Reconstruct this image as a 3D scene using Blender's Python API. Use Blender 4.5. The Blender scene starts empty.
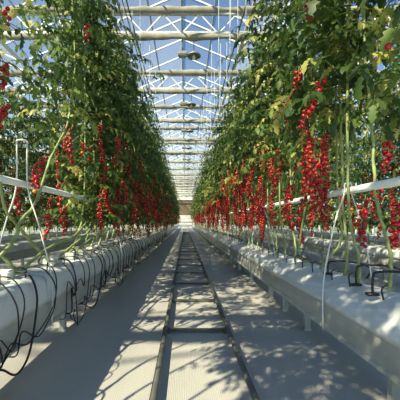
import bpy, bmesh, math, random
from mathutils import Vector, Matrix, noise
R = random.Random(7)
scene = bpy.context.scene
COL = scene.collection

# ------------------------------------------------------------------ helpers
def link_mesh(name, me, mat=None, parent=None, loc=(0, 0, 0), rot=(0, 0, 0), scale=(1, 1, 1)):
    if mat is not None and len(me.materials) == 0:
        me.materials.append(mat)
    o = bpy.data.objects.new(name, me)
    COL.objects.link(o)
    o.location = loc; o.rotation_euler = rot; o.scale = scale
    if parent is not None:
        o.parent = parent
    return o

def tag(o, label, cat, group=None, kind=None):
    o['label'] = label; o['category'] = cat
    if group: o['group'] = group
    if kind: o['kind'] = kind
    return o

def struct(name, me, mat):
    o = link_mesh(name, me, mat); o['kind'] = 'structure'
    return o

def empty(name, loc, rz=0):
    o = bpy.data.objects.new(name, None); COL.objects.link(o)
    o.empty_display_size = .1
    o.location = loc; o.rotation_euler = (0, 0, rz)
    return o

class MB:
    def __init__(s):
        s.v = []; s.f = []; s.c = []
    def quadbox(s, lo, hi):
        x0, y0, z0 = lo; x1, y1, z1 = hi
        b = len(s.v)
        s.v += [(x0, y0, z0), (x1, y0, z0), (x1, y1, z0), (x0, y1, z0), (x0, y0, z1), (x1, y0, z1), (x1, y1, z1), (x0, y1, z1)]
        s.f += [tuple(b + i for i in q) for q in ((0, 3, 2, 1), (4, 5, 6, 7), (0, 1, 5, 4), (1, 2, 6, 5), (2, 3, 7, 6), (3, 0, 4, 7))]
    def bar(s, a, b, w, h=None):
        h = h or w
        a = Vector(a); b = Vector(b); d = (b - a).normalized()
        up = Vector((0, 0, 1)) if abs(d.z) < .95 else Vector((1, 0, 0))
        u = d.cross(up).normalized() * w / 2; n = u.cross(d).normalized() * h / 2
        k = len(s.v)
        for p in (a, b):
            for q in (-u - n, u - n, u + n, -u + n):
                s.v.append(tuple(p + q))
        s.f += [tuple(k + i for i in q) for q in ((0, 1, 2, 3), (7, 6, 5, 4), (0, 4, 5, 1), (1, 5, 6, 2), (2, 6, 7, 3), (3, 7, 4, 0))]
    def tube(s, pts, rad, seg=6, caps=True):
        pts = [Vector(p) for p in pts]; n = len(pts)
        if not hasattr(rad, '__len__'): rad = [rad] * n
        t = (pts[1] - pts[0]).normalized()
        ref = Vector((0, 0, 1)) if abs(t.z) < .9 else Vector((1, 0, 0))
        u = t.cross(ref).normalized()
        k = len(s.v)
        for i, p in enumerate(pts):
            t = (pts[min(i + 1, n - 1)] - pts[max(i - 1, 0)]).normalized()
            u = (u - t * u.dot(t)).normalized(); w = t.cross(u)
            for j in range(seg):
                a = 2 * math.pi * j / seg
                s.v.append(tuple(p + (u * math.cos(a) + w * math.sin(a)) * rad[i]))
        for i in range(n - 1):
            for j in range(seg):
                a = k + i * seg + j; b = k + i * seg + (j + 1) % seg
                s.f.append((a, b, b + seg, a + seg))
        if caps:
            s.f.append(tuple(k + j for j in reversed(range(seg))))
            s.f.append(tuple(k + (n - 1) * seg + j for j in range(seg)))
    def lathe(s, prof, c=(0, 0, 0), seg=16):
        k = len(s.v); n = len(prof)
        for r, z in prof:
            for j in range(seg):
                a = 2 * math.pi * j / seg
                s.v.append((c[0] + r * math.cos(a), c[1] + r * math.sin(a), c[2] + z))
        for i in range(n - 1):
            for j in range(seg):
                a = k + i * seg + j; b = k + i * seg + (j + 1) % seg
                s.f.append((a, b, b + seg, a + seg))
    def ball(s, c, r, sub=1):
        for vs, fs in (ICO[sub],):
            k = len(s.v)
            s.v += [(c[0] + v[0] * r, c[1] + v[1] * r, c[2] + v[2] * r * .95) for v in vs]
            s.f += [tuple(k + i for i in f) for f in fs]
    def mesh(s, name, smooth=True):
        me = bpy.data.meshes.new(name)
        me.from_pydata(s.v, [], s.f)
        if smooth:
            me.polygons.foreach_set('use_smooth', [True] * len(me.polygons))
        me.update()
        return me

ICO = {}
for sub in (1, 2, 3):
    bm = bmesh.new(); bmesh.ops.create_icosphere(bm, subdivisions=sub, radius=1)
    bm.verts.ensure_lookup_table()
    ICO[sub] = ([tuple(v.co) for v in bm.verts], [tuple(v.index for v in f.verts) for f in bm.faces]); bm.free()

def smooth_path(pts, n=6):
    pts = [Vector(p) for p in pts]
    P = [pts[0] * 2 - pts[1]] + pts + [pts[-1] * 2 - pts[-2]]
    out = []
    for i in range(1, len(P) - 2):
        for k in range(n):
            t = k / n
            out.append(.5 * ((2 * P[i]) + (P[i + 1] - P[i - 1]) * t + (2 * P[i - 1] - 5 * P[i] + 4 * P[i + 1] - P[i + 2]) * t * t
                             + (3 * P[i] - P[i - 1] - 3 * P[i + 1] + P[i + 2]) * t ** 3))
    out.append(pts[-1])
    return out

# ------------------------------------------------------------------ materials
def new_mat(name):
    m = bpy.data.materials.new(name); m.use_nodes = True
    nt = m.node_tree; b = nt.nodes['Principled BSDF']
    return m, nt, b

def simple(name, col, rough=.6, metal=0, var=.12, scale=8, bump=0, bscale=40, spec=.4):
    m, nt, b = new_mat(name)
    tc = nt.nodes.new('ShaderNodeTexCoord')
    n = nt.nodes.new('ShaderNodeTexNoise'); n.inputs['Scale'].default_value = scale; n.inputs['Detail'].default_value = 6
    nt.links.new(tc.outputs['Object'], n.inputs['Vector'])
    r = nt.nodes.new('ShaderNodeValToRGB')
    r.color_ramp.elements[0].position = .3; r.color_ramp.elements[1].position = .7
    r.color_ramp.elements[0].color = (*[c * (1 - var) for c in col], 1)
    r.color_ramp.elements[1].color = (*[min(1, c * (1 + var)) for c in col], 1)
    nt.links.new(n.outputs['Fac'], r.inputs['Fac']); nt.links.new(r.outputs['Color'], b.inputs['Base Color'])
    b.inputs['Roughness'].default_value = rough; b.inputs['Metallic'].default_value = metal
    b.inputs['Specular IOR Level'].default_value = spec
    if bump:
        n2 = nt.nodes.new('ShaderNodeTexNoise'); n2.inputs['Scale'].default_value = bscale; n2.inputs['Detail'].default_value = 8
        nt.links.new(tc.outputs['Object'], n2.inputs['Vector'])
        bp = nt.nodes.new('ShaderNodeBump'); bp.inputs['Strength'].default_value = bump; bp.inputs['Distance'].default_value = .01
        nt.links.new(n2.outputs['Fac'], bp.inputs['Height']); nt.links.new(bp.outputs['Normal'], b.inputs['Normal'])
    return m

M = {}
M['film'] = simple('white_film', (.62, .655, .645), .36, var=.12, scale=3, bump=.7, bscale=14, spec=.5)
M['gutter'] = simple('gutter_steel', (.42, .44, .39), .4, metal=.15, var=.15, scale=4)
M['galv'] = simple('galvanised_steel', (.50, .52, .50), .45, metal=.3, var=.2, scale=14)
M['white_steel'] = simple('white_painted_steel', (.74, .76, .72), .4, var=.06)
M['pipe'] = simple('white_pipe', (.72, .76, .72), .35, var=.06)
M['screen'] = simple('folded_screen_cloth', (.27, .265, .225), .85, var=.2, scale=5, bump=.6, bscale=12)
M['rail'] = simple('rail_steel', (.085, .09, .08), .5, metal=.1, var=.35, scale=7)
M['black'] = simple('black_hose', (.014, .014, .015), .4, var=.2)
M['cable'] = simple('dark_cable', (.10, .12, .10), .5, var=.2)
M['stem'] = simple('vine_stem', (.27, .33, .12), .6, var=.3, scale=14, bump=.2)
M['twig'] = simple('truss_stalk', (.22, .30, .08), .6, var=.2)
M['wool'] = simple('rockwool', (.72, .70, .62), .9, var=.2, scale=20, bump=.6)
M['wire'] = simple('pale_wire', (.62, .66, .62), .4, var=.05)
M['aluminium'] = simple('white_aluminium_bar', (.80, .83, .80), .4, var=.04)
M['brown'] = simple('beige_panel', (.15, .115, .075), .7, var=.15, scale=1.5)
M['lamp'] = simple('lamp_housing', (.30, .30, .27), .45, metal=.4, var=.15)
M['bulb'] = simple('lamp_glass', (.8, .8, .75), .15, var=.02)
M['outside'] = simple('outside_ground', (.14, .18, .09), .9, var=.3, scale=.4)
M['lath'] = simple('wall_panel_white', (.70, .73, .68), .6, var=.08, scale=1)

# floor: pale woven ground sheet
m, nt, b = new_mat('ground_sheet')
tc = nt.nodes.new('ShaderNodeTexCoord')
n1 = nt.nodes.new('ShaderNodeTexNoise'); n1.inputs['Scale'].default_value = 1.6; n1.inputs['Detail'].default_value = 8
mp = nt.nodes.new('ShaderNodeMapping'); mp.inputs['Scale'].default_value = (1.4, .35, 1)
nt.links.new(tc.outputs['Object'], mp.inputs['Vector']); nt.links.new(mp.outputs['Vector'], n1.inputs['Vector'])
r = nt.nodes.new('ShaderNodeValToRGB')
r.color_ramp.elements[0].position = .3; r.color_ramp.elements[0].color = (.39, .385, .36, 1)
r.color_ramp.elements[1].position = .7; r.color_ramp.elements[1].color = (.52, .51, .475, 1)
nt.links.new(n1.outputs['Fac'], r.inputs['Fac'])
w = nt.nodes.new('ShaderNodeTexWave'); w.wave_type = 'BANDS'; w.bands_direction = 'X'
w.inputs['Scale'].default_value = 30; w.inputs['Distortion'].default_value = 2.5; w.inputs['Detail'].default_value = 3
nt.links.new(tc.outputs['Object'], w.inputs['Vector'])
mx = nt.nodes.new('ShaderNodeMix'); mx.data_type = 'RGBA'; mx.blend_type = 'MULTIPLY'; mx.inputs[0].default_value = .12
nt.links.new(r.outputs['Color'], mx.inputs[6]); nt.links.new(w.outputs['Color'], mx.inputs[7])
n3 = nt.nodes.new('ShaderNodeTexNoise'); n3.inputs['Scale'].default_value = 60; nt.links.new(tc.outputs['Object'], n3.inputs['Vector'])
mx2 = nt.nodes.new('ShaderNodeMix'); mx2.data_type = 'RGBA'; mx2.blend_type = 'MULTIPLY'; mx2.inputs[0].default_value = .15
nt.links.new(mx.outputs[2], mx2.inputs[6]); nt.links.new(n3.outputs['Fac'], mx2.inputs[7])
nt.links.new(mx2.outputs[2], b.inputs['Base Color'])
bp = nt.nodes.new('ShaderNodeBump'); bp.inputs['Strength'].default_value = .35; bp.inputs['Distance'].default_value = .003
nt.links.new(w.outputs['Fac'], bp.inputs['Height']); nt.links.new(bp.outputs['Normal'], b.inputs['Normal'])
b.inputs['Roughness'].default_value = .8
M['floor'] = m

# leaves: green with per-leaf tint, thin and translucent
m, nt, b = new_mat('tomato_leaf')
at = nt.nodes.new('ShaderNodeAttribute'); at.attribute_name = 'tint'
r = nt.nodes.new('ShaderNodeValToRGB')
e = r.color_ramp.elements
e[0].position = 0; e[0].color = (.034, .078, .018, 1)
e[1].position = 1; e[1].color = (.58, .54, .17, 1)
x = e.new(.45); x.color = (.062, .125, .028, 1)
x = e.new(.80); x.color = (.17, .26, .058, 1)
x = e.new(.90); x.color = (.42, .44, .12, 1)
nt.links.new(at.outputs['Fac'], r.inputs['Fac'])
nt.links.new(r.outputs['Color'], b.inputs['Base Color'])
b.inputs['Roughness'].default_value = .48; b.inputs['Specular IOR Level'].default_value = .4
tr = nt.nodes.new('ShaderNodeBsdfTranslucent')
hs = nt.nodes.new('ShaderNodeHueSaturation'); hs.inputs['Value'].default_value = 1.4; hs.inputs['Hue'].default_value = .485
nt.links.new(r.outputs['Color'], hs.inputs['Color']); nt.links.new(hs.outputs['Color'], tr.inputs['Color'])
ms = nt.nodes.new('ShaderNodeMixShader'); ms.inputs[0].default_value = .38
nt.links.new(b.outputs[0], ms.inputs[1]); nt.links.new(tr.outputs[0], ms.inputs[2])
nt.links.new(ms.outputs[0], nt.nodes['Material Output'].inputs['Surface'])
M['leaf'] = m

# tomatoes: red, a few turning orange by object
def tomato_mat(name, ca, cb):
    m, nt, b = new_mat(name)
    oi = nt.nodes.new('ShaderNodeObjectInfo')
    r = nt.nodes.new('ShaderNodeValToRGB'); e = r.color_ramp.elements
    e[0].color = (*ca, 1); e[1].color = (*cb, 1)
    nt.links.new(oi.outputs['Random'], r.inputs['Fac']); nt.links.new(r.outputs['Color'], b.inputs['Base Color'])
    b.inputs['Roughness'].default_value = .22; b.inputs['Specular IOR Level'].default_value = .5
    b.inputs['Subsurface Weight'].default_value = .0
    return m
M['tomato'] = tomato_mat('ripe_tomato_skin', (.24, .005, .009), (.46, .010, .012))
M['orange'] = tomato_mat('turning_tomato_skin', (.70, .16, .02), (.78, .30, .04))
M['green'] = tomato_mat('unripe_tomato_skin', (.30, .40, .06), (.45, .48, .09))

# glass with a little dust
m, nt, b = new_mat('roof_glass')
nt.nodes.remove(b)
tp = nt.nodes.new('ShaderNodeBsdfTransparent'); tp.inputs['Color'].default_value = (.90, .94, .96, 1)
gl = nt.nodes.new('ShaderNodeBsdfGlossy'); gl.inputs['Roughness'].default_value = .05
df = nt.nodes.new('ShaderNodeBsdfTranslucent'); df.inputs['Color'].default_value = (.85, .9, .85, 1)
lw = nt.nodes.new('ShaderNodeLayerWeight'); lw.inputs['Blend'].default_value = .35
ra = nt.nodes.new('ShaderNodeMapRange'); ra.inputs['To Min'].default_value = .006; ra.inputs['To Max'].default_value = .22
nt.links.new(lw.outputs['Facing'], ra.inputs['Value'])
m1 = nt.nodes.new('ShaderNodeMixShader'); nt.links.new(ra.outputs['Result'], m1.inputs[0])
nt.links.new(tp.outputs[0], m1.inputs[1]); nt.links.new(df.outputs[0], m1.inputs[2])
fr = nt.nodes.new('ShaderNodeMath'); fr.operation = 'POWER'; fr.inputs[1].default_value = 5; nt.links.new(lw.outputs['Facing'], fr.inputs[0]); lw.inputs['Blend'].default_value = .5
m2 = nt.nodes.new('ShaderNodeMixShader'); nt.links.new(fr.outputs[0], m2.inputs[0])
nt.links.new(m1.outputs[0], m2.inputs[1]); nt.links.new(gl.outputs[0], m2.inputs[2])
nt.links.new(m2.outputs[0], nt.nodes['Material Output'].inputs['Surface'])
M['glass'] = m

# ------------------------------------------------------------------ setting
YF, YB = -4.5, 60.0
XL, XR = -14.1, 13.9
mb = MB(); mb.v = [(XL, YF, 0), (XR, YF, 0), (XR, YB, 0), (XL, YB, 0), (XL, YF, -.15), (XR, YF, -.15), (XR, YB, -.15), (XL, YB, -.15)]
mb.f = [(0, 1, 2, 3), (7, 6, 5, 4), (0, 4, 5, 1), (1, 5, 6, 2), (2, 6, 7, 3), (3, 7, 4, 0)]
struct('floor', mb.mesh('floor', False), M['floor'])
mb = MB(); mb.quadbox((-150, -120, -.6), (150, 250, -.16))
struct('ground_outside', mb.mesh('ground_outside', False), M['outside'])

GZ, RZ, SP, X0 = 7.0, 7.85, 4.0, -14.1
NS = 7
g = MB(); tr_ = MB(); rg = MB()
for k in range(NS):
    xa = X0 + k * SP; xm = xa + SP / 2; xb = xa + SP
    for (p, q) in (((xa, GZ), (xm, RZ)), ((xb, GZ), (xm, RZ))):
        i = len(g.v)
        g.v += [(p[0], YF, p[1]), (q[0], YF, q[1]), (q[0], YB, q[1]), (p[0], YB, p[1])]
        g.f.append((i, i + 1, i + 2, i + 3))
    y = YF
    j = 0
    while y <= YB + .01:
        tr_.bar((xa, y, GZ + .02), (xm, y, RZ + .02), .030, .04)
        tr_.bar((xb, y, GZ + .02), (xm, y, RZ + .02), .030, .04)
        y += 1.127; j += 1
    rg.bar((xm, YF, RZ + .03), (xm, YB, RZ + .03), .07, .07)
    rg.bar((xa, YF, GZ - .02), (xa, YB, GZ - .02), .10, .09)
    # mid-slope purlin
    rg.bar(((xa + xm) / 2, YF, (GZ + RZ) / 2 + .02), ((xa + xm) / 2, YB, (GZ + RZ) / 2 + .02), .04)
    rg.bar(((xb + xm) / 2, YF, (GZ + RZ) / 2 + .02), ((xb + xm) / 2, YB, (GZ + RZ) / 2 + .02), .04)
struct('ceiling', g.mesh('ceiling', False), M['glass'])
struct('trim_1', tr_.mesh('glazing_bars', False), M['aluminium'])
struct('trim_2', rg.mesh('roof_gutters_and_ridges', False), M['galv'])

def glass_wall(name, a, b, h0, h1, tn):
    w = MB(); i = 0
    w.v = [(a[0], a[1], h0), (b[0], b[1], h0), (b[0], b[1], h1), (a[0], a[1], h1)]; w.f = [(0, 1, 2, 3)]
    struct(name, w.mesh(name, False), M['glass'])
    t = MB(); L = math.hypot(b[0] - a[0], b[1] - a[1]); n = int(L / 2.2)
    for k in range(n + 1):
        f = k / n; p = (a[0] + (b[0] - a[0]) * f, a[1] + (b[1] - a[1]) * f)
        t.bar((p[0], p[1], 0), (p[0], p[1], h1), .06)
    for z in (.1, 2.2, 4.4, 6.6):
        if z > h0 - .1: t.bar((a[0], a[1], z), (b[0], b[1], z), .05)
    struct(tn, t.mesh(tn, False), M['aluminium'])
glass_wall('wall_left', (XL, YF), (XL, YB), 0, GZ, 'trim_3')
glass_wall('wall_right', (XR, YF), (XR, YB), 0, GZ, 'trim_4')
w = MB(); w.quadbox((XL, YB - .1, 5.4), (XR, YB, RZ + .1))
struct('wall_back', w.mesh('gable', False), M['lath'])
# far end: white boarded lower wall with laths, beige panel, opaque white gable above in place of lit glazing
w = MB(); w.quadbox((XL, YB - .1, 0), (XR, YB, 2.3))
struct('wall_far_base', w.mesh('far', False), M['lath'])
w = MB()
for k in range(7): w.quadbox((XL, YB - .16, .12 + k * .33), (XR, YB - .1, .2 + k * .33))
struct('trim_6', w.mesh('laths', False), M['galv'])
w = MB(); w.quadbox((XL, YB - .1, 2.3), (XR, YB, 5.4))
struct('wall_far_upper', w.mesh('farup', False), M['brown'])

# ------------------------------------------------------------------ roof trusses, folded screens
ORD = ['first', 'second', 'third', 'fourth', 'fifth', 'sixth', 'seventh', 'eighth', 'ninth', 'tenth', 'eleventh', 'twelfth', 'thirteenth',
       'fourteenth', 'fifteenth', 'sixteenth', 'seventeenth', 'eighteenth', 'nineteenth', 'twentieth']
S = 3.38; Y1 = 8.1
chordm = MB(); chordm.bar((XL, 0, 0), (XR, 0, 0), .07, .07); chordme = chordm.mesh('chord', False)
webm = MB(); xx = XL; k = 0
while xx < XR - .3:
    webm.bar((xx, 0, 6.08), (xx + .5, 0, 6.62), .025); webm.bar((xx + .5, 0, 6.62), (xx + 1, 0, 6.08), .025); xx += 1
webme = webm.mesh('web', False)
def bundle_mesh(seed):
    b = MB(); n = 220; seg = 10
    for i in range(n + 1):
        x = XL + .2 + (XR - XL - .4) * i / n
        wv = noise.noise(Vector((x * 1.5, seed, 0))) * .05 + math.sin(x * 2 * math.pi / .67) * .012
        for j in range(seg):
            a = 2 * math.pi * j / seg
            rr = .082 + wv + .015 * noise.noise(Vector((x * 6, a, seed)))
            b.v.append((x, math.cos(a) * rr * .8, math.sin(a) * rr * 1.05))
    for i in range(n):
        for j in range(seg):
            a = i * seg + j; c = i * seg + (j + 1) % seg
            b.f.append((a, c, c + seg, a + seg))
    return b.mesh('screen_bundle')
bundles = [bundle_mesh(s * 3.7) for s in range(3)]
k = -3
trn = 0
while Y1 + k * S < YB - .5:
    y = Y1 + k * S
    t = empty('roof_truss', (0, y, 0))
    if k < 0: lab = 'steel lattice roof truss overhead, in front of the first one with hanging lamps'
    elif k < 9: lab = '%s grey lattice roof truss from the front, crossing above the aisle' % ORD[k]
    else: lab = 'far grey roof truss among the many lines near the end wall'
    tag(t, lab, 'roof truss', 'roof trusses across the greenhouse')
    link_mesh('bottom_chord', chordme, M['galv'], t, (0, 0, 6.10)); link_mesh('top_chord', chordme, M['galv'], t, (0, 0, 6.62))
    link_mesh('web', webme, M['white_steel'], t)
    for (z, nm) in ((5.98, 'lower'), (6.70, 'upper')):
        o = link_mesh('folded_screen', bundles[(k + (z > 6)) % 3], M['screen'], None, (0, y - .04, z))
        if k < 0: l2 = 'rolled pale screen on a roof truss overhead, in front of the hanging lamps'
        elif k < 9: l2 = 'gathered pale screen along the %s chord of the %s roof truss' % (nm, ORD[k])
        else: l2 = 'gathered pale screen on a far roof truss near the end wall'
        tag(o, l2, 'screen', 'gathered screens under the roof')
    for xc in (XL + .15, XR - .15):
        p = MB(); p.bar((0, 0, 0), (0, 0, 6.6), .1)
        o = link_mesh('steel_post', p.mesh('post', False), M['galv'], None, (xc, y, 0))
        tag(o, 'grey steel post at the %s glass side wall under a truss end' % ('left' if xc < 0 else 'right'), 'post', 'steel posts along the side walls')
    k += 1

# longitudinal cables under the trusses
for i, (x, z, rr) in enumerate(((-1.28, 5.84, .016), (-1.37, 5.84, .012), (-1.50, 5.85, .014), (1.36, 5.84, .020))):
    c = MB(); c.tube([(x, YF + 1, z), (x, 28, z), (x, YB - 1, z)], rr, 6)
    o = link_mesh('roof_cable', c.mesh('cable'), M['cable'])
    tag(o, ['innermost of the three dark cables under the roof above the left row', 'middle of the three dark cables under the roof above the left row',
            'outermost of the three dark cables under the roof above the left row', 'single dark cable under the roof along the right row'][i], 'cable')

# hanging lamps (lamp and box pairs)
def lamp(y, first):
    rods = MB(); rods.tube([(0, 0, 5.60), (0, 0, 5.93)], .012)
    t = empty('hanging_lamp', (.24, y, 0))
    tag(t, first[0], 'lamp', 'dome lamps hung below the trusses')
    link_mesh('rod', rods.mesh('rod'), M['cable'], t)
    s = MB(); s.lathe([(.0, .13), (.05, .13), (.07, .09), (.18, .03), (.19, 0), (.17, 0), (.05, .07), (0, .08)], (0, 0, 5.47), 20)
    link_mesh('lamp_shade', s.mesh('shade'), M['lamp'], t)
    s = MB(); s.lathe([(0, 0), (.03, .01), (.045, .05), (.03, .1), (.02, .13)], (0, 0, 5.38), 12)
    link_mesh('bulb', s.mesh('bulb'), M['bulb'], t)
    t = empty('hanging_box', (-.06, y, 0))
    tag(t, first[1], 'ballast box', 'control boxes hung beside the dome lamps')
    s = MB(); s.tube([(0, 0, 5.58), (0, 0, 5.93)], .012); link_mesh('rod', s.mesh('rod'), M['cable'], t)
    bm = bmesh.new(); bmesh.ops.create_cube(bm, size=1); bmesh.ops.scale(bm, vec=(.25, .2, .10), verts=bm.verts)
    bmesh.ops.translate(bm, vec=(0, 0, 5.53), verts=bm.verts); bmesh.ops.bevel(bm, geom=bm.edges[:], offset=.015, segments=2, affect='EDGES')
    me = bpy.data.meshes.new('box'); bm.to_mesh(me); bm.free()
    link_mesh('housing', me, M['lamp'], t)
    s = MB(); s.quadbox((-.10, -.08, 5.465), (.10, .08, 5.485)); link_mesh('vent_plate', s.mesh('pl', False), M['galv'], t)
for k in range(6):
    nm = ORD[k]
    lamp(Y1 + k * S, ('grey dome lamp hanging on a rod from the %s roof truss' % nm, 'grey metal box hanging left of the lamp under the %s roof truss' % nm))

# ------------------------------------------------------------------ pipe rail on the aisle floor
t = empty('pipe_rail', (0, 0, 0))
tag(t, 'long grey steel pipe rail track with cross ties down the aisle floor', 'rail track')
for x in (-.172, .378):
    c = MB(); c.tube([(x, -1.5, .055), (x, 10, .055), (x, 30.5, .055)], .020, 10); link_mesh('rail', c.mesh('rail'), M['rail'], t)
y = .55
tie = MB(); tie.quadbox((-.19, -.016, .012), (.395, .016, .034))
for x in (-.172, .378): tie.quadbox((x - .03, -.035, 0), (x + .03, .035, .035))
tie = tie.mesh('tie', False)
y = 2.72 - 1.03 * 2 - .4; link_mesh('cross_tie', tie, M['rail'], t, (0, y, 0)); y = 2.72
while y < 30:
    link_mesh('cross_tie', tie, M['rail'], t, (0, y, 0)); y += 1.03

# ------------------------------------------------------------------ gutters, legs, slabs
ROWS = [(-1.13, -1, 'left row beside the aisle', -1.1, 45.2), (1.13, 1, 'right row beside the aisle', .0, 45.2),
        (-3.39, -1, 'second row on the left', 1.2, 24), (3.39, 1, 'second row on the right', 3.6, 24),
        (-5.65, -1, 'third row on the left', 4.1, 24), (5.65, 1, 'third row on the right', 6.5, 24)]
def gutter(row):
    cx, s, nm, ya, yb = row
    t = empty('growing_gutter', (cx, ya, 0))
    tag(t, 'long pale metal growing gutter on short legs, %s' % nm, 'growing gutter', 'growing gutters')
    # profile (relative to centre; -s is the aisle side)
    prof = [(.155, .275), (.185, .275), (.185, .292), (.168, .300), (.172, .36), (.165, .425), (.155, .425), (.155, .31),
            (-.155, .31), (-.155, .425), (-.165, .425), (-.172, .36), (-.168, .300), (-.185, .292), (-.185, .275), (-.155, .275)]
    b = MB(); n = len(prof)
    for yy in (0, yb - ya):
        for (px, pz) in prof: b.v.append((px, yy, pz))
    for i in range(n):
        b.f.append((i, (i + 1) % n, n + (i + 1) % n, n + i))
    link_mesh('trough', b.mesh('trough', False), M['gutter'], t)
    y = 1.62 - 1.16 * 3
    while y < ya + .1: y += 1.16
    lm = MB(); lm.quadbox((-.025, -.02, .02), (.025, .02, .275)); lm.quadbox((-.035, -.025, 0), (.035, .025, .02)); lm.quadbox((-.16, -.02, .262), (.16, .02, .276))
    lm = lm.mesh('gutter_leg', False)
    while y < min(yb, 45):
        link_mesh('leg', lm, M['gutter'], t, (0, y - ya, 0)); y += 1.16
    if s * cx > 0 and abs(cx) < 2 and cx > 0:
        link_mesh('leg', lm, M['gutter'], t, (0, 3.37 - ya, 0))
for r_ in ROWS: gutter(r_)

def slab_mesh(seed, L, top, cl=.10, W=.172):
    ny = int(L / .03); b = MB()
    # closed profile of the film wrapped slab
    base = []
    import math as mt
    pr = [(-W, .43), (-W - .004, .47), (-W + .002, (.47 + top) / 2), (-W + .012, top - .03), (-W + .035, top - .006), (-.10, top), (-.05, top + .004), (0, top + .004), (.05, top + .003), (.10, top),
          (W - .035, top - .006), (W - .012, top - .03), (W - .002, (.47 + top) / 2), (W + .004, .47), (W, .43)]
    if cl > .3:                                          # right row: the film slopes down to the aisle side
        pr[2:9] = [(-W + .004, .482), (-W + .018, .506), (-.125, .528), (-.09, .545), (-.05, .560), (.0, .574), (.05, .584)]
    n = len(pr)
    for i in range(ny + 1):
        y = L * i / ny
        e = min(y, L - y)
        crump = max(0, 1 - e / cl) ** .7
        for j, (px, pz) in enumerate(pr):
            v = Vector((px * 3 + seed * 5.1, y * 2.2, pz * 4))
            d = noise.noise(v) * .018 + noise.noise(v * 3.1) * .012 + noise.noise(Vector((px * 9 + y * 6, y * 14 - pz * 20, seed))) * .007 + noise.noise(Vector((seed + j * .15, y * 26, pz * 3))) * (.004 + (.024 if cl > .3 else .016) * crump)
            k_ = 1 - .02 * crump
            zz = .43 + (pz - .43) * (1 - .05 * crump)
            nx = px / W
            low = 0 if j in (0, n - 1) else 1
            b.v.append((px * k_ + nx * d * low * .6, y, zz + d * low * (1 if 3 < j < 11 else .3)))
    for i in range(ny):
        for j in range(n - 1):
            a = i * n + j; b.f.append((a, a + n, a + n + 1, a + 1))
        b.f.append((i * n + n - 1, (i + 1) * n + n - 1, (i + 1) * n, i * n))
    b.f.append(tuple(range(n))); b.f.append(tuple(ny * n + j for j in reversed(range(n))))
    return b.mesh('slab_film')
SL = 1.50
slabsO = [slab_mesh(s + 31, SL - .004, .585) for s in range(3)]
slabsL = [slab_mesh(s, SL - .004, .630) for s in range(4)]
slabsR = [slab_mesh(s + 11, 2 * SL - .004, .585, .55) for s in range(4)]
for ri, (cx, s, nm, ya, yb) in enumerate(ROWS):
    y = ya + (.22 if ri < 2 else 0); k = 0 if ri else -1
    LL = SL * 2 if ri == 1 else SL
    while y + LL < yb + .1:
        pool = slabsL if ri == 0 else slabsR if ri == 1 else slabsO
        me = pool[(k * 3 + ri) % len(pool)]
        o = link_mesh('growing_slab', me, M['film'], None, (cx, y, 0))
        side = 'left' if cx < 0 else 'right'
        if ri < 2 and k < 8:
            lab = 'white film wrapped growing slab, %s from the front end of the %s aisle row' % (ORD[k], side)
            if k <= 0: lab = 'white film wrapped growing slab at the front end of the %s aisle row' % side
            g_ = None
        elif ri < 2: lab = 'white film wrapped growing slab in the far stretch of the %s aisle row' % side
        else: lab = 'white film wrapped growing slab in the %s' % nm
        tag(o, lab, 'growing slab', 'film wrapped slabs, ' + nm)
        y += LL; k += 1

# horizontal white pipes along the rows
for ri, (cx, s, nm, ya, yb) in enumerate(ROWS[:4]):
    z = 1.265 if ri == 0 else 1.215
    t = MB(); t.tube([(cx, max(ya, .2), z), (cx, 12, z), (cx, min(yb, 30), z)], .0245, 12)
    o = link_mesh('heating_pipe', t.mesh('pipe'), M['pipe'])
    tag(o, 'long white horizontal pipe above the slabs, %s' % nm, 'pipe', 'white pipes along the rows')
    if ri > 1:
        t = MB(); t.tube([(cx, max(ya, .2), 1.08), (cx, 12, 1.08), (cx, min(yb, 30), 1.08)], .02, 10)
        o = link_mesh('heating_pipe', t.mesh('pipe'), M['pipe'])
        tag(o, 'lower of the two white horizontal pipes, %s' % nm, 'pipe', 'white pipes along the rows')
# A shaped wire supports holding the pipe
def support_mesh(z, up):
    a = MB()
    for sy in (-.02, .02):
        pts = smooth_path([(-.19, sy * 2, .27), (-.188, sy * 2, .6), (-.10, sy, 1.0), (-.035, sy * .6, z - .03), (-.03, sy * .5, z + up)], 4) if sy < 0 else \
              smooth_path([(.19, sy * 2, .27), (.188, sy * 2, .6), (.10, sy, 1.0), (.035, sy * .6, z - .03), (.03, sy * .5, z + up)], 4)
        a.tube(pts, .0052, 6)
    a.tube([(-.03, -.01, z + up), (.0, 0, z + up + .005), (.03, .01, z + up)], .0065, 6)
    return a.mesh('support')
for ri in (0, 1):
    cx = ROWS[ri][0]; z = 1.265 if ri == 0 else 1.215
    me = support_mesh(z, (.3, .05)[ri]); y = 2.08; k = 0
    while y < 29:
        o = link_mesh('pipe_support', me, M['white_steel'], None, (cx, y, 0))
        side = ('left', 'right')[ri]
        if k < 4: lab = 'white wire support straddling the %s gutter, %s along the row' % (side, ORD[k])
        else: lab = 'white wire pipe support far down the %s row' % side
        tag(o, lab, 'support', 'wire supports of the %s pipe' % side)
        y += 2.32; k += 1

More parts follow.
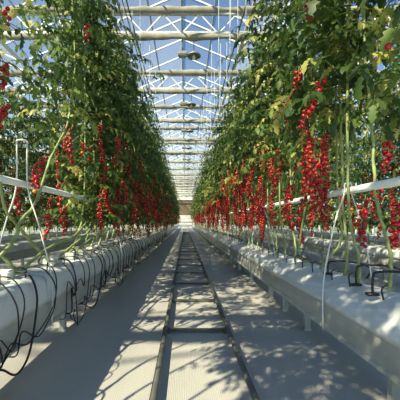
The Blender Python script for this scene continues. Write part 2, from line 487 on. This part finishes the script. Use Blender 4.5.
# ------------------------------------------------------------------ tomato plants
def leaf(b, base, ang, L, rs, tint, droop=1.0, big=1.0):
    """one compound tomato leaf: arching midrib with pairs of lobed leaflets"""
    d = Vector((math.cos(ang), math.sin(ang), 0)); side = Vector((-d.y, d.x, 0))
    n = 6; pts = []
    el = rs.uniform(.1, .55); p = Vector(base); step = L / n
    for i in range(n + 1):
        pts.append(p.copy())
        e = el - droop * 1.5 * (i / n) ** 1.2
        p = p + (d * math.cos(e) + Vector((0, 0, math.sin(e)))) * step
    k = len(b.v)
    for i in range(n):                                    # midrib as a thin three-sided tube
        pass
    b.tube([tuple(q) for q in pts[::2]], [.0045, .0035, .0028, .0015], 3, False)
    b.c += [tint * .6 + .3] * (len(b.v) - k)
    for i in range(1, n + 1):
        t_ = (pts[i] - pts[i - 1]).normalized()
        up = side.cross(t_)
        if up.z < 0: up = -up
        ls = (-1, 1) if i < n else (0,)
        if i % 2 == 0 and i < n and rs.random() < .35: continue
        for sg in ls:
            l = (.076 if i < n else .10) * big * rs.uniform(.75, 1.25) * (1 - .25 * abs(i / n - .6))
            w = l * rs.uniform(.50, .66)
            dirn = (t_ * (.55 if sg else 1) + side * sg * 1.0 + up * rs.uniform(-.5, .25)).normalized()
            dirn = (dirn + Vector((rs.uniform(-.25, .25), rs.uniform(-.25, .25), -.35 * droop + rs.uniform(-.3, .15)))).normalized()
            nrm = (up + Vector((rs.uniform(-.5, .5), rs.uniform(-.5, .5), 0)))
            nrm = (nrm - dirn * nrm.dot(dirn)).normalized()
            wv = dirn.cross(nrm)
            k = len(b.v); o = pts[i]
            fold = rs.uniform(.05, .3); curl = rs.uniform(.1, .5)
            prof = (.1, .75, .42, 1.0, .50, .72, .25)      # lobed outline
            ts = (.05, .18, .34, .45, .55, .74, .88)
            mid = []
            for q, tt in enumerate((.0, *ts, 1.0)):
                hw = 0 if q in (0, 8) else max(.03, prof[q - 1]) * w / 2
                c = o + dirn * (tt * l) - nrm * (curl * l * tt * tt)
                if q in (0, 8):
                    b.v.append(tuple(c))
                else:
                    b.v.append(tuple(c + wv * hw + nrm * hw * fold)); b.v.append(tuple(c)); b.v.append(tuple(c - wv * hw + nrm * hw * fold))
            # indices: 0 | 1..21 (7 triples) | 22
            b.f += [(k, k + 1, k + 2), (k, k + 2, k + 3)]
            for q in range(6):
                a = k + 1 + 3 * q
                b.f += [(a, a + 3, a + 4, a + 1), (a + 1, a + 4, a + 5, a + 2)]
            a = k + 19
            b.f += [(a, k + 22, a + 1), (a + 1, k + 22, a + 2)]
            tt = min(1, max(0, tint + rs.uniform(-.12, .12)))
            b.c += [tt] * 23

def foliage_mesh(seed, z0, z1, nleaf, rad, sy=1.0, yellow=.06, L=(.26, .42), yc=None, big=1.0):
    rs = random.Random(seed); b = MB()
    for i in range(nleaf):
        z = z0 + (z1 - z0) * (i + rs.random()) / nleaf
        ang = i * 2.4 + rs.uniform(-.5, .5)
        top = (z - z0) / (z1 - z0)
        px = rs.gauss(0, rad * .35); py = rs.gauss(0, rad * .45) * sy
        if yc: py += yc(z)
        tint = rs.uniform(.0, .86)
        if rs.random() < yellow: tint = rs.uniform(.85, 1)
        sh = .62 if top > .92 else (.75 if top < .1 else 1)
        if z < 1.6: sh = .68
        leaf(b, (px, py, z), ang, rs.uniform(*L) * sh * rad / .36, rs, tint, rs.uniform(.7, 1.2), big)
    me = b.mesh('foliage')
    a = me.attributes.new('tint', 'FLOAT', 'POINT')
    a.data.foreach_set('value', b.c)
    return me

def truss_layout(seed, n, L, lean=(0, 0)):
    """positions of fruits along a hanging stalk; z downward from 0"""
    rs = random.Random(seed); pts = []; sp = []
    dx, dy = rs.uniform(-.04, .04), rs.uniform(-.04, .04)
    m_ = 6
    for i in range(m_ + 1):
        f = i / m_
        sp.append(Vector((lean[0] * f + dx * math.sin(f * 3), lean[1] * f + dy * math.sin(f * 4), -L * f)))
    fr = []
    for i in range(n):
        f = .08 + .92 * (i + .5) / n
        q = f * m_; a = int(min(q, m_ - 1)); c = sp[a].lerp(sp[a + 1], q - a)
        ang = i * 2.3 + rs.uniform(-.4, .4)
        rr = rs.uniform(.011, .026) if i < n - 2 else .008
        r = .0155 * rs.uniform(.85, 1.12) * (1 if i < n * .8 else .88)
        fr.append((c + Vector((math.cos(ang) * rr, math.sin(ang) * rr, rs.uniform(-.012, .008))), r, c))
    return sp, fr

def stalk_mesh(sp, fr):
    b = MB(); b.tube([tuple(p) for p in sp], .0032, 5)
    for c, r, o in fr:
        b.tube([tuple(o + Vector((0, 0, .008))), tuple(c + Vector((0, 0, r * .9)))], .0016, 4)
    return b.mesh('fruit_stalk')

tom_b = MB(); tom_b.ball((0, 0, 0), 1, 3)
def tomato_base(mat):
    me = tom_b.mesh('tomato'); me.materials.append(mat); return me
TOM = {k: tomato_base(M[k]) for k in ('tomato', 'orange', 'green')}
LAY = []
for s in range(6):
    sp, fr = truss_layout(s + 50, 28 + s % 4 * 2, .36 + .035 * (s % 4)); LAY.append((sp, fr, stalk_mesh(sp, fr)))
# whole-truss meshes for the plants further away
FAR = []
for s in range(6):
    sp, fr = truss_layout(s + 80, 26, .42 + .05 * (s % 3))
    b = MB()
    for c, r, o in fr: b.ball(c, r * 1.10, 2)
    b2 = MB(); b2.tube([tuple(p) for p in sp], .004, 4)
    nf = len(b.f); k = len(b.v); b.v += b2.v; b.f += [tuple(k + i for i in f) for f in b2.f]
    me = b.mesh('fruit_truss'); me.materials.append(M['tomato']); me.materials.append(M['twig'])
    for p in me.polygons[nf:]: p.material_index = 1
    FAR.append(me)

def add_truss(root, loc, rs, near, kind='tomato', scale=1.0, n=None, L=None, lean=(0, 0)):
    if not near:
        link_mesh('fruit_truss', FAR[rs.randrange(6)], None, root, loc, (0, 0, rs.uniform(0, 6.28)), (scale,) * 3); return
    if n:
        sp, fr = truss_layout(rs.randrange(9999), n, L, lean); me = stalk_mesh(sp, fr)
        rz = 0
    else:
        sp, fr, me = LAY[rs.randrange(6)]; rz = rs.uniform(0, 6.28)
    t = link_mesh('fruit_truss', me, M['twig'], root, loc, (0, 0, rz), (scale,) * 3)
    for i, (c, r, o) in enumerate(fr):
        kk = kind
        if kind == 'mixed': kk = ('green', 'orange', 'tomato')[min(2, int(3 * (1 - i / len(fr)) + rs.uniform(-.3, .3)))] if i < len(fr) else 'green'
        elif kind == 'tomato' and i > len(fr) - 3 and rs.random() < .15: kk = 'orange'
        link_mesh('tomato', TOM[kk], None, t, c, (0, 0, 0), (r, r, r * .97))

def stem_mesh(pts, r0=.0105, r1=.006, knots=True, seed=0):
    rs = random.Random(seed); P = smooth_path(pts, 8); n = len(P)
    rad = []
    for i in range(n):
        r = r0 + (r1 - r0) * i / n
        if knots and i % 6 == 2: r *= 1.3
        rad.append(r)
    P = [p + Vector((rs.uniform(-.004, .004), rs.uniform(-.004, .004), 0)) for p in P]
    b = MB(); b.tube(P, rad, 7)
    return b.mesh('stem')
cub = bmesh.new(); bmesh.ops.create_cube(cub, size=1); bmesh.ops.scale(cub, vec=(.085, .085, .065), verts=cub.verts)
bmesh.ops.bevel(cub, geom=cub.edges[:], offset=.008, segments=2, affect='EDGES')
CUBE = bpy.data.meshes.new('rockwool'); cub.to_mesh(CUBE); cub.free()

ZT = {0: .634, 1: .589, 2: .589, 3: .589, 4: .589, 5: .589}
FOLI = [foliage_mesh(100 + i, 1.66, 3.42 + .08 * (i % 3), 80, .38, yellow=.10 + .03 * (i % 3)) for i in range(8)]
FOLL = [foliage_mesh(300 + i, 1.02, 3.60 + .08 * (i % 3), 115, .37, yellow=.03) for i in range(6)]
FOLB = [foliage_mesh(400 + i, .90, 3.55, 150, .40, sy=2.2, yellow=.05) for i in range(4)]
FOLW = [foliage_mesh(200 + i, 1.55, 3.45, 80, .40, sy=2.2, yellow=.05 + .03 * (i % 2)) for i in range(5)]

# generic stems: lean along the row, then rise
def generic_stem(rs, zb, lean):
    x1 = rs.uniform(-.05, .05)
    return [(0, 0, zb), (rs.uniform(-.03, .03), lean * .45, zb + .18), (x1, lean * .9, zb + .55), (x1, lean, 1.75), (x1 * .5, lean, 2.5), (0, lean, 3.3)]
STEMS = {}
for ri_ in (0, 1):
    for k in range(5):
        STEMS[(ri_, k)] = stem_mesh(generic_stem(random.Random(k + 10 * ri_), 0.0, .30 if ri_ == 0 else .06), seed=k)

def plant(ri, y, lab, group, near=False, stem=None, fol=None, folrot=0, trusses=None, ntr=4, wide=False, zscale=1.0, folshift=0, cube=True):
    rs = random.Random(int(y * 1000) + ri * 77777)
    cx, s = ROWS[ri][0], ROWS[ri][1]
    zb = ZT[ri]
    root = empty('tomato_plant', (cx, y, zb)); tag(root, lab, 'tomato plant', group)
    if stem is None:
        lean = .30 if ri == 0 else .06
        o = link_mesh('stem', STEMS[(min(ri, 1), rs.randrange(5))], M['stem'], root, (0, 0, .05 if cube and ri == 0 else 0))
        top = lean
    else:
        o = link_mesh('stem', stem_mesh([(p[0] - cx, p[1] - y, p[2] - zb) for p in stem], .012 if ri == 0 else .0095, .007, seed=int(y * 100)), M['stem'], root)
        top = stem[-1][1] - y
    cube = cube and ri == 0 and near != 'no'
    if cube:
        link_mesh('rockwool_cube', CUBE, M['wool'], root, (0, 0, .033), (0, 0, rs.uniform(-.2, .2)))
    if fol is None:
        pool = (FOLB if (ri > 1 or ri == 0) else FOLW) if wide else (FOLL if ri == 0 else FOLI)
        fol = pool[rs.randrange(len(pool))]
    if fol:
        link_mesh('foliage', fol, M['leaf'], root, (0, top + folshift, -zb + (1 - zscale) * 1.7), (0, 0, (math.pi * rs.randrange(2) if wide else rs.uniform(0, 6.28))),
                  (1, 1, zscale))
    if trusses is None:
        for k in range(ntr):
            z = 1.02 + 1.12 * (k + rs.random()) / ntr + .12
            side = -s if rs.random() < .72 else s
            off = rs.uniform(.18, .42) if ri == 0 else rs.uniform(.06, .26)
            add_truss(root, (side * off, top + rs.uniform(-.16, .16), z - zb), rs, near)
    else:
        for tdef in trusses:
            (tx, ty, tz), kw = tdef[0], (tdef[1] if len(tdef) > 1 else {})
            add_truss(root, (tx - cx, ty - y, tz - zb), rs, True, **kw)
    return root

# --- handmade near plants, left row (world y, z; x along the row centre)
XLc, XRc = -1.13, 1.13
gl_ = 'tomato vines of the left aisle row'; gr_ = 'tomato vines of the right aisle row'
def px(u, v, x):                      # photograph measurement on the plane x -> (x, y, z)
    Y = x * 300 / (u - 185); return (x, Y, 1 + (222 - v) * Y / 300)
lowfol = lambda s, n, z0, z1, r=.30: foliage_mesh(s, z0, z1, n, r, yellow=.12)
def topfol(s, n, z0, z1, nt_):
    # sparse side shoots below, unseen crown added above the frame to shade the aisle
    a = foliage_mesh(s, z0, z1, n, .32, yellow=.12); c = foliage_mesh(s + 500, 2.95, 3.7, nt_, .34)
    bm = bmesh.new(); bm.from_mesh(a); bm.from_mesh(c)
    me = bpy.data.meshes.new('foliage'); bm.to_mesh(me); bm.free(); return me
def T(u, v, x, n, L, kind='tomato', lean=(0, 0), scale=1.0):
    return (px(u, v, x), dict(n=n, L=L, kind=kind, lean=lean, scale=scale))

plant(0, .62, 'tomato vine of the left row just before the frame edge, unseen crown shaped to shade the aisle', gl_, fol=foliage_mesh(901, 2.05, 3.7, 90, .30), trusses=[])  # this crown and the next are out of view, set high to block sun
plant(0, 1.0, 'unseen tomato vine ahead of the frame edge in the left row, high crown set for shade', gl_, fol=foliage_mesh(902, 2.1, 3.7, 90, .28), trusses=[])
FRONT_SHADE = foliage_mesh(906, 2.0, 3.7, 100, .32)  # foliage of vines added out of view to shade the near slab and floor
for k in range(5):
    plant(0, .28 - .33 * k, 'unseen tomato vine added at the front end of the left row to shade the near slab and floor', gl_, fol=FRONT_SHADE, trusses=[])
plant(0, 1.45, 'left row vine whose thick yellow-green stem slants up past the wire support', gl_,
      stem=[(-1.10, 1.45, .66), (-1.08, 1.85, .85), px(20, 222, -1.08), px(35, 203, -1.08), px(50, 160, -1.08), px(67, 125, -1.08), px(70, 105, -1.08), (-1.1, 3.0, 2.6), (-1.13, 3.0, 3.3)],
      fol=foliage_mesh(903, 1.95, 3.3, 60, .34, yellow=.08),
      trusses=[T(73, 124, -.98, 26, .36), T(45, 155, -1.0, 22, .27, lean=(0, -.16)), T(88, 25, -.78, 6, .12)])
plant(0, 1.74, 'left row vine leaning towards the camera beside the wire support, fruit at the frame edge', gl_,
      stem=[(-1.13, 2.03, .66), (-1.13, 1.9, .76), (-1.13, 1.75, .90), (-1.14, 1.66, 1.3), (-1.14, 1.66, 1.9), (-1.13, 1.7, 2.6)],
      fol=topfol(904, 10, 1.75, 2.2, 40), trusses=[T(9, 102, -1.04, 24, .30, lean=(0, -.12)), T(3, 62, -1.08, 10, .16), T(6, 8, -1.15, 5, .1)])
plant(0, 1.88, 'left row vine with a long low stem lying along the slab before rising', gl_,
      stem=[(-1.12, 1.88, .66), px(18, 272, -1.10), px(50, 247, -1.06), px(75, 235, -1.06), px(95, 208, -1.06), px(100, 175, -1.08), (-1.1, 3.95, 2.3), (-1.13, 3.95, 3.3)],
      trusses=[T(80, 140, -1.05, 7, .15), T(92, 146, -1.0, 9, .16), T(103, 190, -.88, 40, .42)])
plant(0, 2.50, 'left row vine whose stem crosses down from upper left onto the slab', gl_,
      stem=[(-1.12, 2.52, .66), px(36, 247, -1.12), px(19, 227, -1.12), px(4, 205, -1.12), (-1.13, 1.8, 1.5), (-1.13, 1.82, 2.0)],
      fol=topfol(905, 34, 1.66, 2.75, 46), folshift=.38, trusses=[T(20, 182, -1.2, 12, .22), T(43, 212, -1.08, 12, .20)])
plant(0, 2.62, 'left row vine with a bright curved stem rising behind the big hanging cluster', gl_,
      stem=[(-1.12, 2.56, .66), px(67, 250, -1.08), px(88, 232, -1.06), px(98, 214, -1.04), px(100, 185, -1.04), px(97, 160, -1.06), (-1.1, 3.7, 2.4), (-1.13, 3.7, 3.3)],
      trusses=[T(58, 180, -1.2, 12, .25), T(64, 205, -1.2, 12, .25)])
plant(0, 3.02, 'left row vine with a slender stem arching low towards the far end', gl_,
      stem=[(-1.12, 3.02, .66), px(80, 247, -1.08), px(100, 231, -1.06), px(112, 212, -1.06), px(117, 180, -1.08), (-1.1, 5.0, 2.4), (-1.13, 5.0, 3.3)],
      trusses=[T(112, 160, -1.05, 14, .3), T(120, 195, -1.0, 16, .35)])
# fill the crown between 2.6 and 4 on the left
y = 2.95; k = 0
descL = ['just behind the large red cluster', 'one place beyond the large red cluster', 'two places beyond the large red cluster', 'where the white pipe goes behind the crop']
while y < 14:
    if k < 4: lab = 'tomato vine of the left row, %s' % descL[k]
    elif y < 8: lab = 'leafy tomato vine in the left row, before the first roof truss'
    elif y < 11.5: lab = 'leafy tomato vine in the left row, under the first and second roof trusses'
    else: lab = 'leafy tomato vine in the left row, under the third roof truss'
    plant(0, y, lab, gl_, near=y < 4.6, ntr=5)
    y += .32; k += 1
while y < 29.6:
    lab = 'tomato vine in the middle stretch of the left row' if y < 20 else 'small distant tomato vine near the far end of the left row'
    plant(0, y, lab, gl_, wide=True, ntr=5, cube=False); y += .45

# --- right row
plant(1, .75, 'tomato vine at the very front end of the right row', gr_, fol=foliage_mesh(911, 1.9, 3.4, 24, .3), trusses=[])
plant(1, 1.20, 'tomato vine second from the front end of the right row', gr_, fol=foliage_mesh(912, 1.7, 3.4, 50, .3), trusses=[])
plant(1, 1.64, 'right row vine at the frame edge behind the bent black brackets', gr_,
      stem=[(1.13, 1.66, .62), px(390, 253, 1.13), px(376, 198, 1.13), px(372, 130, 1.15), (1.13, 1.9, 2.3), (1.13, 1.9, 3.2)],
      fol=foliage_mesh(913, 1.66, 3.4, 62, .36, yellow=.1, big=1.2),
      trusses=[T(385, 138, 1.3, 20, .22), T(398, 198, 1.22, 22, .30), T(394, 38, .92, 2, .05)])
plant(1, 1.95, 'right row vine with dark red clusters hanging below the white pipe', gr_,
      fol=foliage_mesh(914, 1.72, 3.4, 56, .34, yellow=.1, big=1.2), trusses=[T(366, 194, 1.22, 28, .36), T(352, 182, 1.2, 10, .2), T(378, 188, 1.25, 10, .2)])
plant(1, 2.15, 'right row vine with the thickest upright stem, beside the wire support', gr_,
      stem=[(1.13, 2.12, .62), px(347, 250, 1.13), px(343, 205, 1.13), px(341, 120, 1.12), px(338, 40, 1.12), (1.12, 2.2, 3.3)],
      fol=foliage_mesh(915, 1.66, 3.4, 58, .36, yellow=.08, big=1.25),
      trusses=[T(322, 75, .86, 24, .30, lean=(-.1, .1)), T(313, 2, .84, 9, .12), T(326, 128, 1.0, 30, .42)])
plant(1, 2.42, 'right row vine with a dense mass of red clusters left of the thick stem', gr_,
      stem=[(1.10, 2.45, .62), px(341, 240, 1.20), px(338, 200, 1.15), px(336, 110, 1.15), (1.15, 2.3, 2.6), (1.14, 2.3, 3.3)],
      trusses=[T(314, 120, .98, 36, .50), T(322, 148, 1.02, 34, .45), T(310, 160, 1.05, 38, .55), T(326, 183, 1.08, 28, .36)])
plant(1, 2.75, 'right row vine with a diagonal ripe cluster high at the crown', gr_,
      stem=[(1.12, 2.78, .62), px(299, 249, 1.13), px(308, 185, 1.15), px(305, 143, 1.13), (1.13, 2.8, 2.4), (1.13, 2.8, 3.4)],
      trusses=[T(299, 66, .84, 20, .24, lean=(-.03, .30)), T(303, 112, .98, 28, .4), T(301, 155, 1.0, 36, .5), T(293, 180, .95, 34, .45)])
descR = ['just beyond the dense mass of clusters', 'where sun falls on the crumpled slab film', 'one place beyond the sunlit slab film', 'two places beyond the sunlit slab film']
y = 3.08; k = 0
while y < 14:
    if k < 4: lab = 'tomato vine of the right row, %s' % descR[k]
    elif y < 8: lab = 'leafy tomato vine in the right row, before the first roof truss'
    elif y < 11.5: lab = 'leafy tomato vine in the right row, under the first and second roof trusses'
    else: lab = 'leafy tomato vine in the right row, under the third roof truss'
    plant(1, y, lab, gr_, near=y < 4.6, ntr=5 if y < 7 else 4)
    y += .32; k += 1
while y < 29.6:
    lab = 'tomato vine in the middle stretch of the right row' if y < 20 else 'small distant tomato vine near the far end of the right row'
    plant(1, y, lab, gr_, wide=True, ntr=5, cube=False); y += .45
for ri in (0, 1):
    for k in range(8):
        p = plant(ri, 30.6 + 1.8 * k, 'small distant tomato vine near the far end of the %s row' % ('left', 'right')[ri], (gl_, gr_)[ri], wide=True, ntr=4, cube=False)
        for ch in p.children:
            if ch.name.startswith('foliage'): ch.scale = (1, 1.7, 1)
for ri in (2, 3, 4, 5):
    nm = ROWS[ri][2]; y = {2: 1.2, 3: 3.6, 4: 4.5, 5: 7.0}[ri]; st = .48 if ri < 4 else .75  # second left row carried forward out of view for the shade it casts
    while y < (22 if ri < 4 else 23):
        plant(ri, y, 'tomato vine behind the aisle row, in the %s' % nm, 'tomato vines, ' + nm, wide=True, ntr=4 if ri < 4 else 2, cube=False); y += st

# overhead crop wires in the crown and their hangers
for i, (x, side) in enumerate(((-1.13, 'left'), (1.13, 'right'))):
    c = MB(); c.tube([(x, .1, 3.52), (x, 15, 3.52), (x, 30, 3.52)], .004, 5)
    tag(link_mesh('crop_wire', c.mesh('w'), M['wire']), 'thin steel crop wire running along the top of the %s row' % side, 'wire')
hm = MB(); hm.tube([(0, 0, 3.52), (0, 0, 5.9)], .0045, 5); hm = hm.mesh('hanger')
y = 4.72
while y < 29:
    for x in (-1.13, -.96, .72, .96, 1.13):
        if abs(x) != 1.13 and y > 22: continue
        o = link_mesh('hanger_wire', hm, M['wire'], None, (x, y, 0))
        tag(o, 'thin pale wire hanging from the roof into the %s row crown' % ('left' if x < 0 else 'right'), 'hanger wire', 'hanger wires above the %s row' % ('left' if x < 0 else 'right'))
    y += 1.69

# ------------------------------------------------------------------ drip hoses
rs = random.Random(5)
y = 1.25; k = 0
while y < 16:
    z0 = .645; lo = (rs.uniform(.10, .30) if rs.random() < .6 else rs.uniform(.3, .45)) if y > 2.4 else rs.uniform(.16, .34)
    dy = rs.uniform(-.55, .12) if k % 3 else rs.uniform(-.75, -.4)
    e = rs.uniform(-.02, .03)
    pts = [(-1.16, y + .05, z0 + .01), (-1.09, y + .02, z0 + .035), (-.99, y, z0 + .02), (-.925 + e, y - .02, .56), (-.915 + e, y + dy * .12, .42),
           (-.91 + e, y + dy * .35, lo + .06), (-.92 + e, y + dy * .62, lo), (-.94, y + dy * .86, lo + .07), (-.965 + .03, y + dy, .24 + .02), (-1.01, y + dy, .255)]
    c = MB(); c.tube(smooth_path(pts, 5), .0042 if k % 4 else .0065, 6)
    o = link_mesh('drip_hose', c.mesh('hose'), M['black'])
    dist = 'nearest the camera' if y < 1.7 else 'around the wire support' if y < 2.5 else 'below the big red cluster' if y < 3.8 else 'before the first roof truss' if y < 8 else 'far along the row'
    tag(o, 'black drip hose looping over the left slab edge, %s' % dist, 'hose', 'black drip hoses, left row')
    y += rs.uniform(.10, .22) if y < 6 else .34; k += 1
# hoses lying along slab tops
def top_hose(cx, s, y, z, lab, grp):
    h = rs.uniform(.03, .10)
    pts = [(cx - s * .10, y, z), (cx - s * .09, y + .03, z + h), (cx - s * .02, y + .10, z + h * 1.1), (cx + s * .06, y + .2, z + .03), (cx + s * .09, y + .3, z + .006)]
    c = MB(); c.tube(smooth_path(pts, 4), .005, 5)
    tag(link_mesh('drip_hose', c.mesh('hose'), M['black']), lab, 'hose', grp)
y = 1.3
while y < 12:
    top_hose(1.13, 1, y, .595, 'short black drip hose arched over the right row slab', 'black drip hoses, right row'); y += rs.uniform(.16, .32)
y = 1.6
while y < 9:
    top_hose(-1.13, -1, y, .64, 'short black drip hose arched over the top of the left row slab', 'black drip hoses on the left slab top'); y += rs.uniform(.2, .36)
# bent black brackets at the right edge
for i, (y0, x0, h, lab) in enumerate(((1.93, 1.10, .13, 'bent black rod bracket standing on the right slab, behind its neighbour'),
                                      (1.68, 1.05, .13, 'bent black rod bracket on the right slab, at the frame edge'),
                                      (2.35, 1.12, .10, 'small bent black rod bracket by the thick stem of the right row'))):
    z = .592
    pts = [(x0, y0, z), (x0 + .003, y0, z + h * .8), (x0 + .02, y0 - .02, z + h), (x0 + .10, y0 - .09, z + h + .012), (x0 + .20, y0 - .17, z + h - .01), (x0 + .215, y0 - .19, z + h * .5), (x0 + .20, y0 - .17, z)]
    c = MB(); c.tube(smooth_path(pts, 6), .0068, 8)
    c.quadbox((x0 - .03, y0 - .015, z - .004), (x0 + .03, y0 + .02, z + .012))
    tag(link_mesh('bent_bracket', c.mesh('bracket'), M['black']), lab, 'bracket', 'black rod brackets on the right slab')

# ------------------------------------------------------------------ light, sky, camera
el, az = math.radians(42.5), math.atan2(.70, .71)      # light travels towards +x and +y
d = Vector((math.sin(az) * math.cos(el), math.cos(az) * math.cos(el), -math.sin(el)))
sun = bpy.data.lights.new('sun', 'SUN'); sun.energy = 11.0; sun.angle = math.radians(.6); sun.color = (1, .87, .60)
so = bpy.data.objects.new('sun', sun); COL.objects.link(so); so.rotation_euler = d.to_track_quat('-Z', 'Y').to_euler()
w = bpy.data.worlds.new('sky'); scene.world = w; w.use_nodes = True
nt = w.node_tree; bg = nt.nodes['Background']
sk = nt.nodes.new('ShaderNodeTexSky'); sk.sky_type = 'NISHITA'; sk.sun_disc = False
sk.sun_elevation = el; sk.sun_rotation = math.atan2(-d.x, -d.y)
sk.air_density = 1.0; sk.dust_density = .3; sk.ozone_density = 2.5
hs = nt.nodes.new('ShaderNodeHueSaturation'); hs.inputs['Saturation'].default_value = 1.28; hs.inputs['Value'].default_value = 1.12
nt.links.new(sk.outputs[0], hs.inputs['Color']); nt.links.new(hs.outputs[0], bg.inputs['Color']); bg.inputs['Strength'].default_value = .16

cam = bpy.data.cameras.new('camera'); co = bpy.data.objects.new('camera', cam); COL.objects.link(co)
co.location = (0, 0, 1.0); co.rotation_euler = (math.pi / 2, 0, 0)
cam.sensor_width = 36; cam.lens = 27; cam.shift_x = .0375; cam.shift_y = .055; cam.clip_start = .02; cam.clip_end = 500
scene.camera = co
vs = scene.view_settings; vs.view_transform = 'Standard'; vs.look = 'None'; vs.gamma = 1; vs.exposure = 0
scene.cycles.transparent_max_bounces = 16
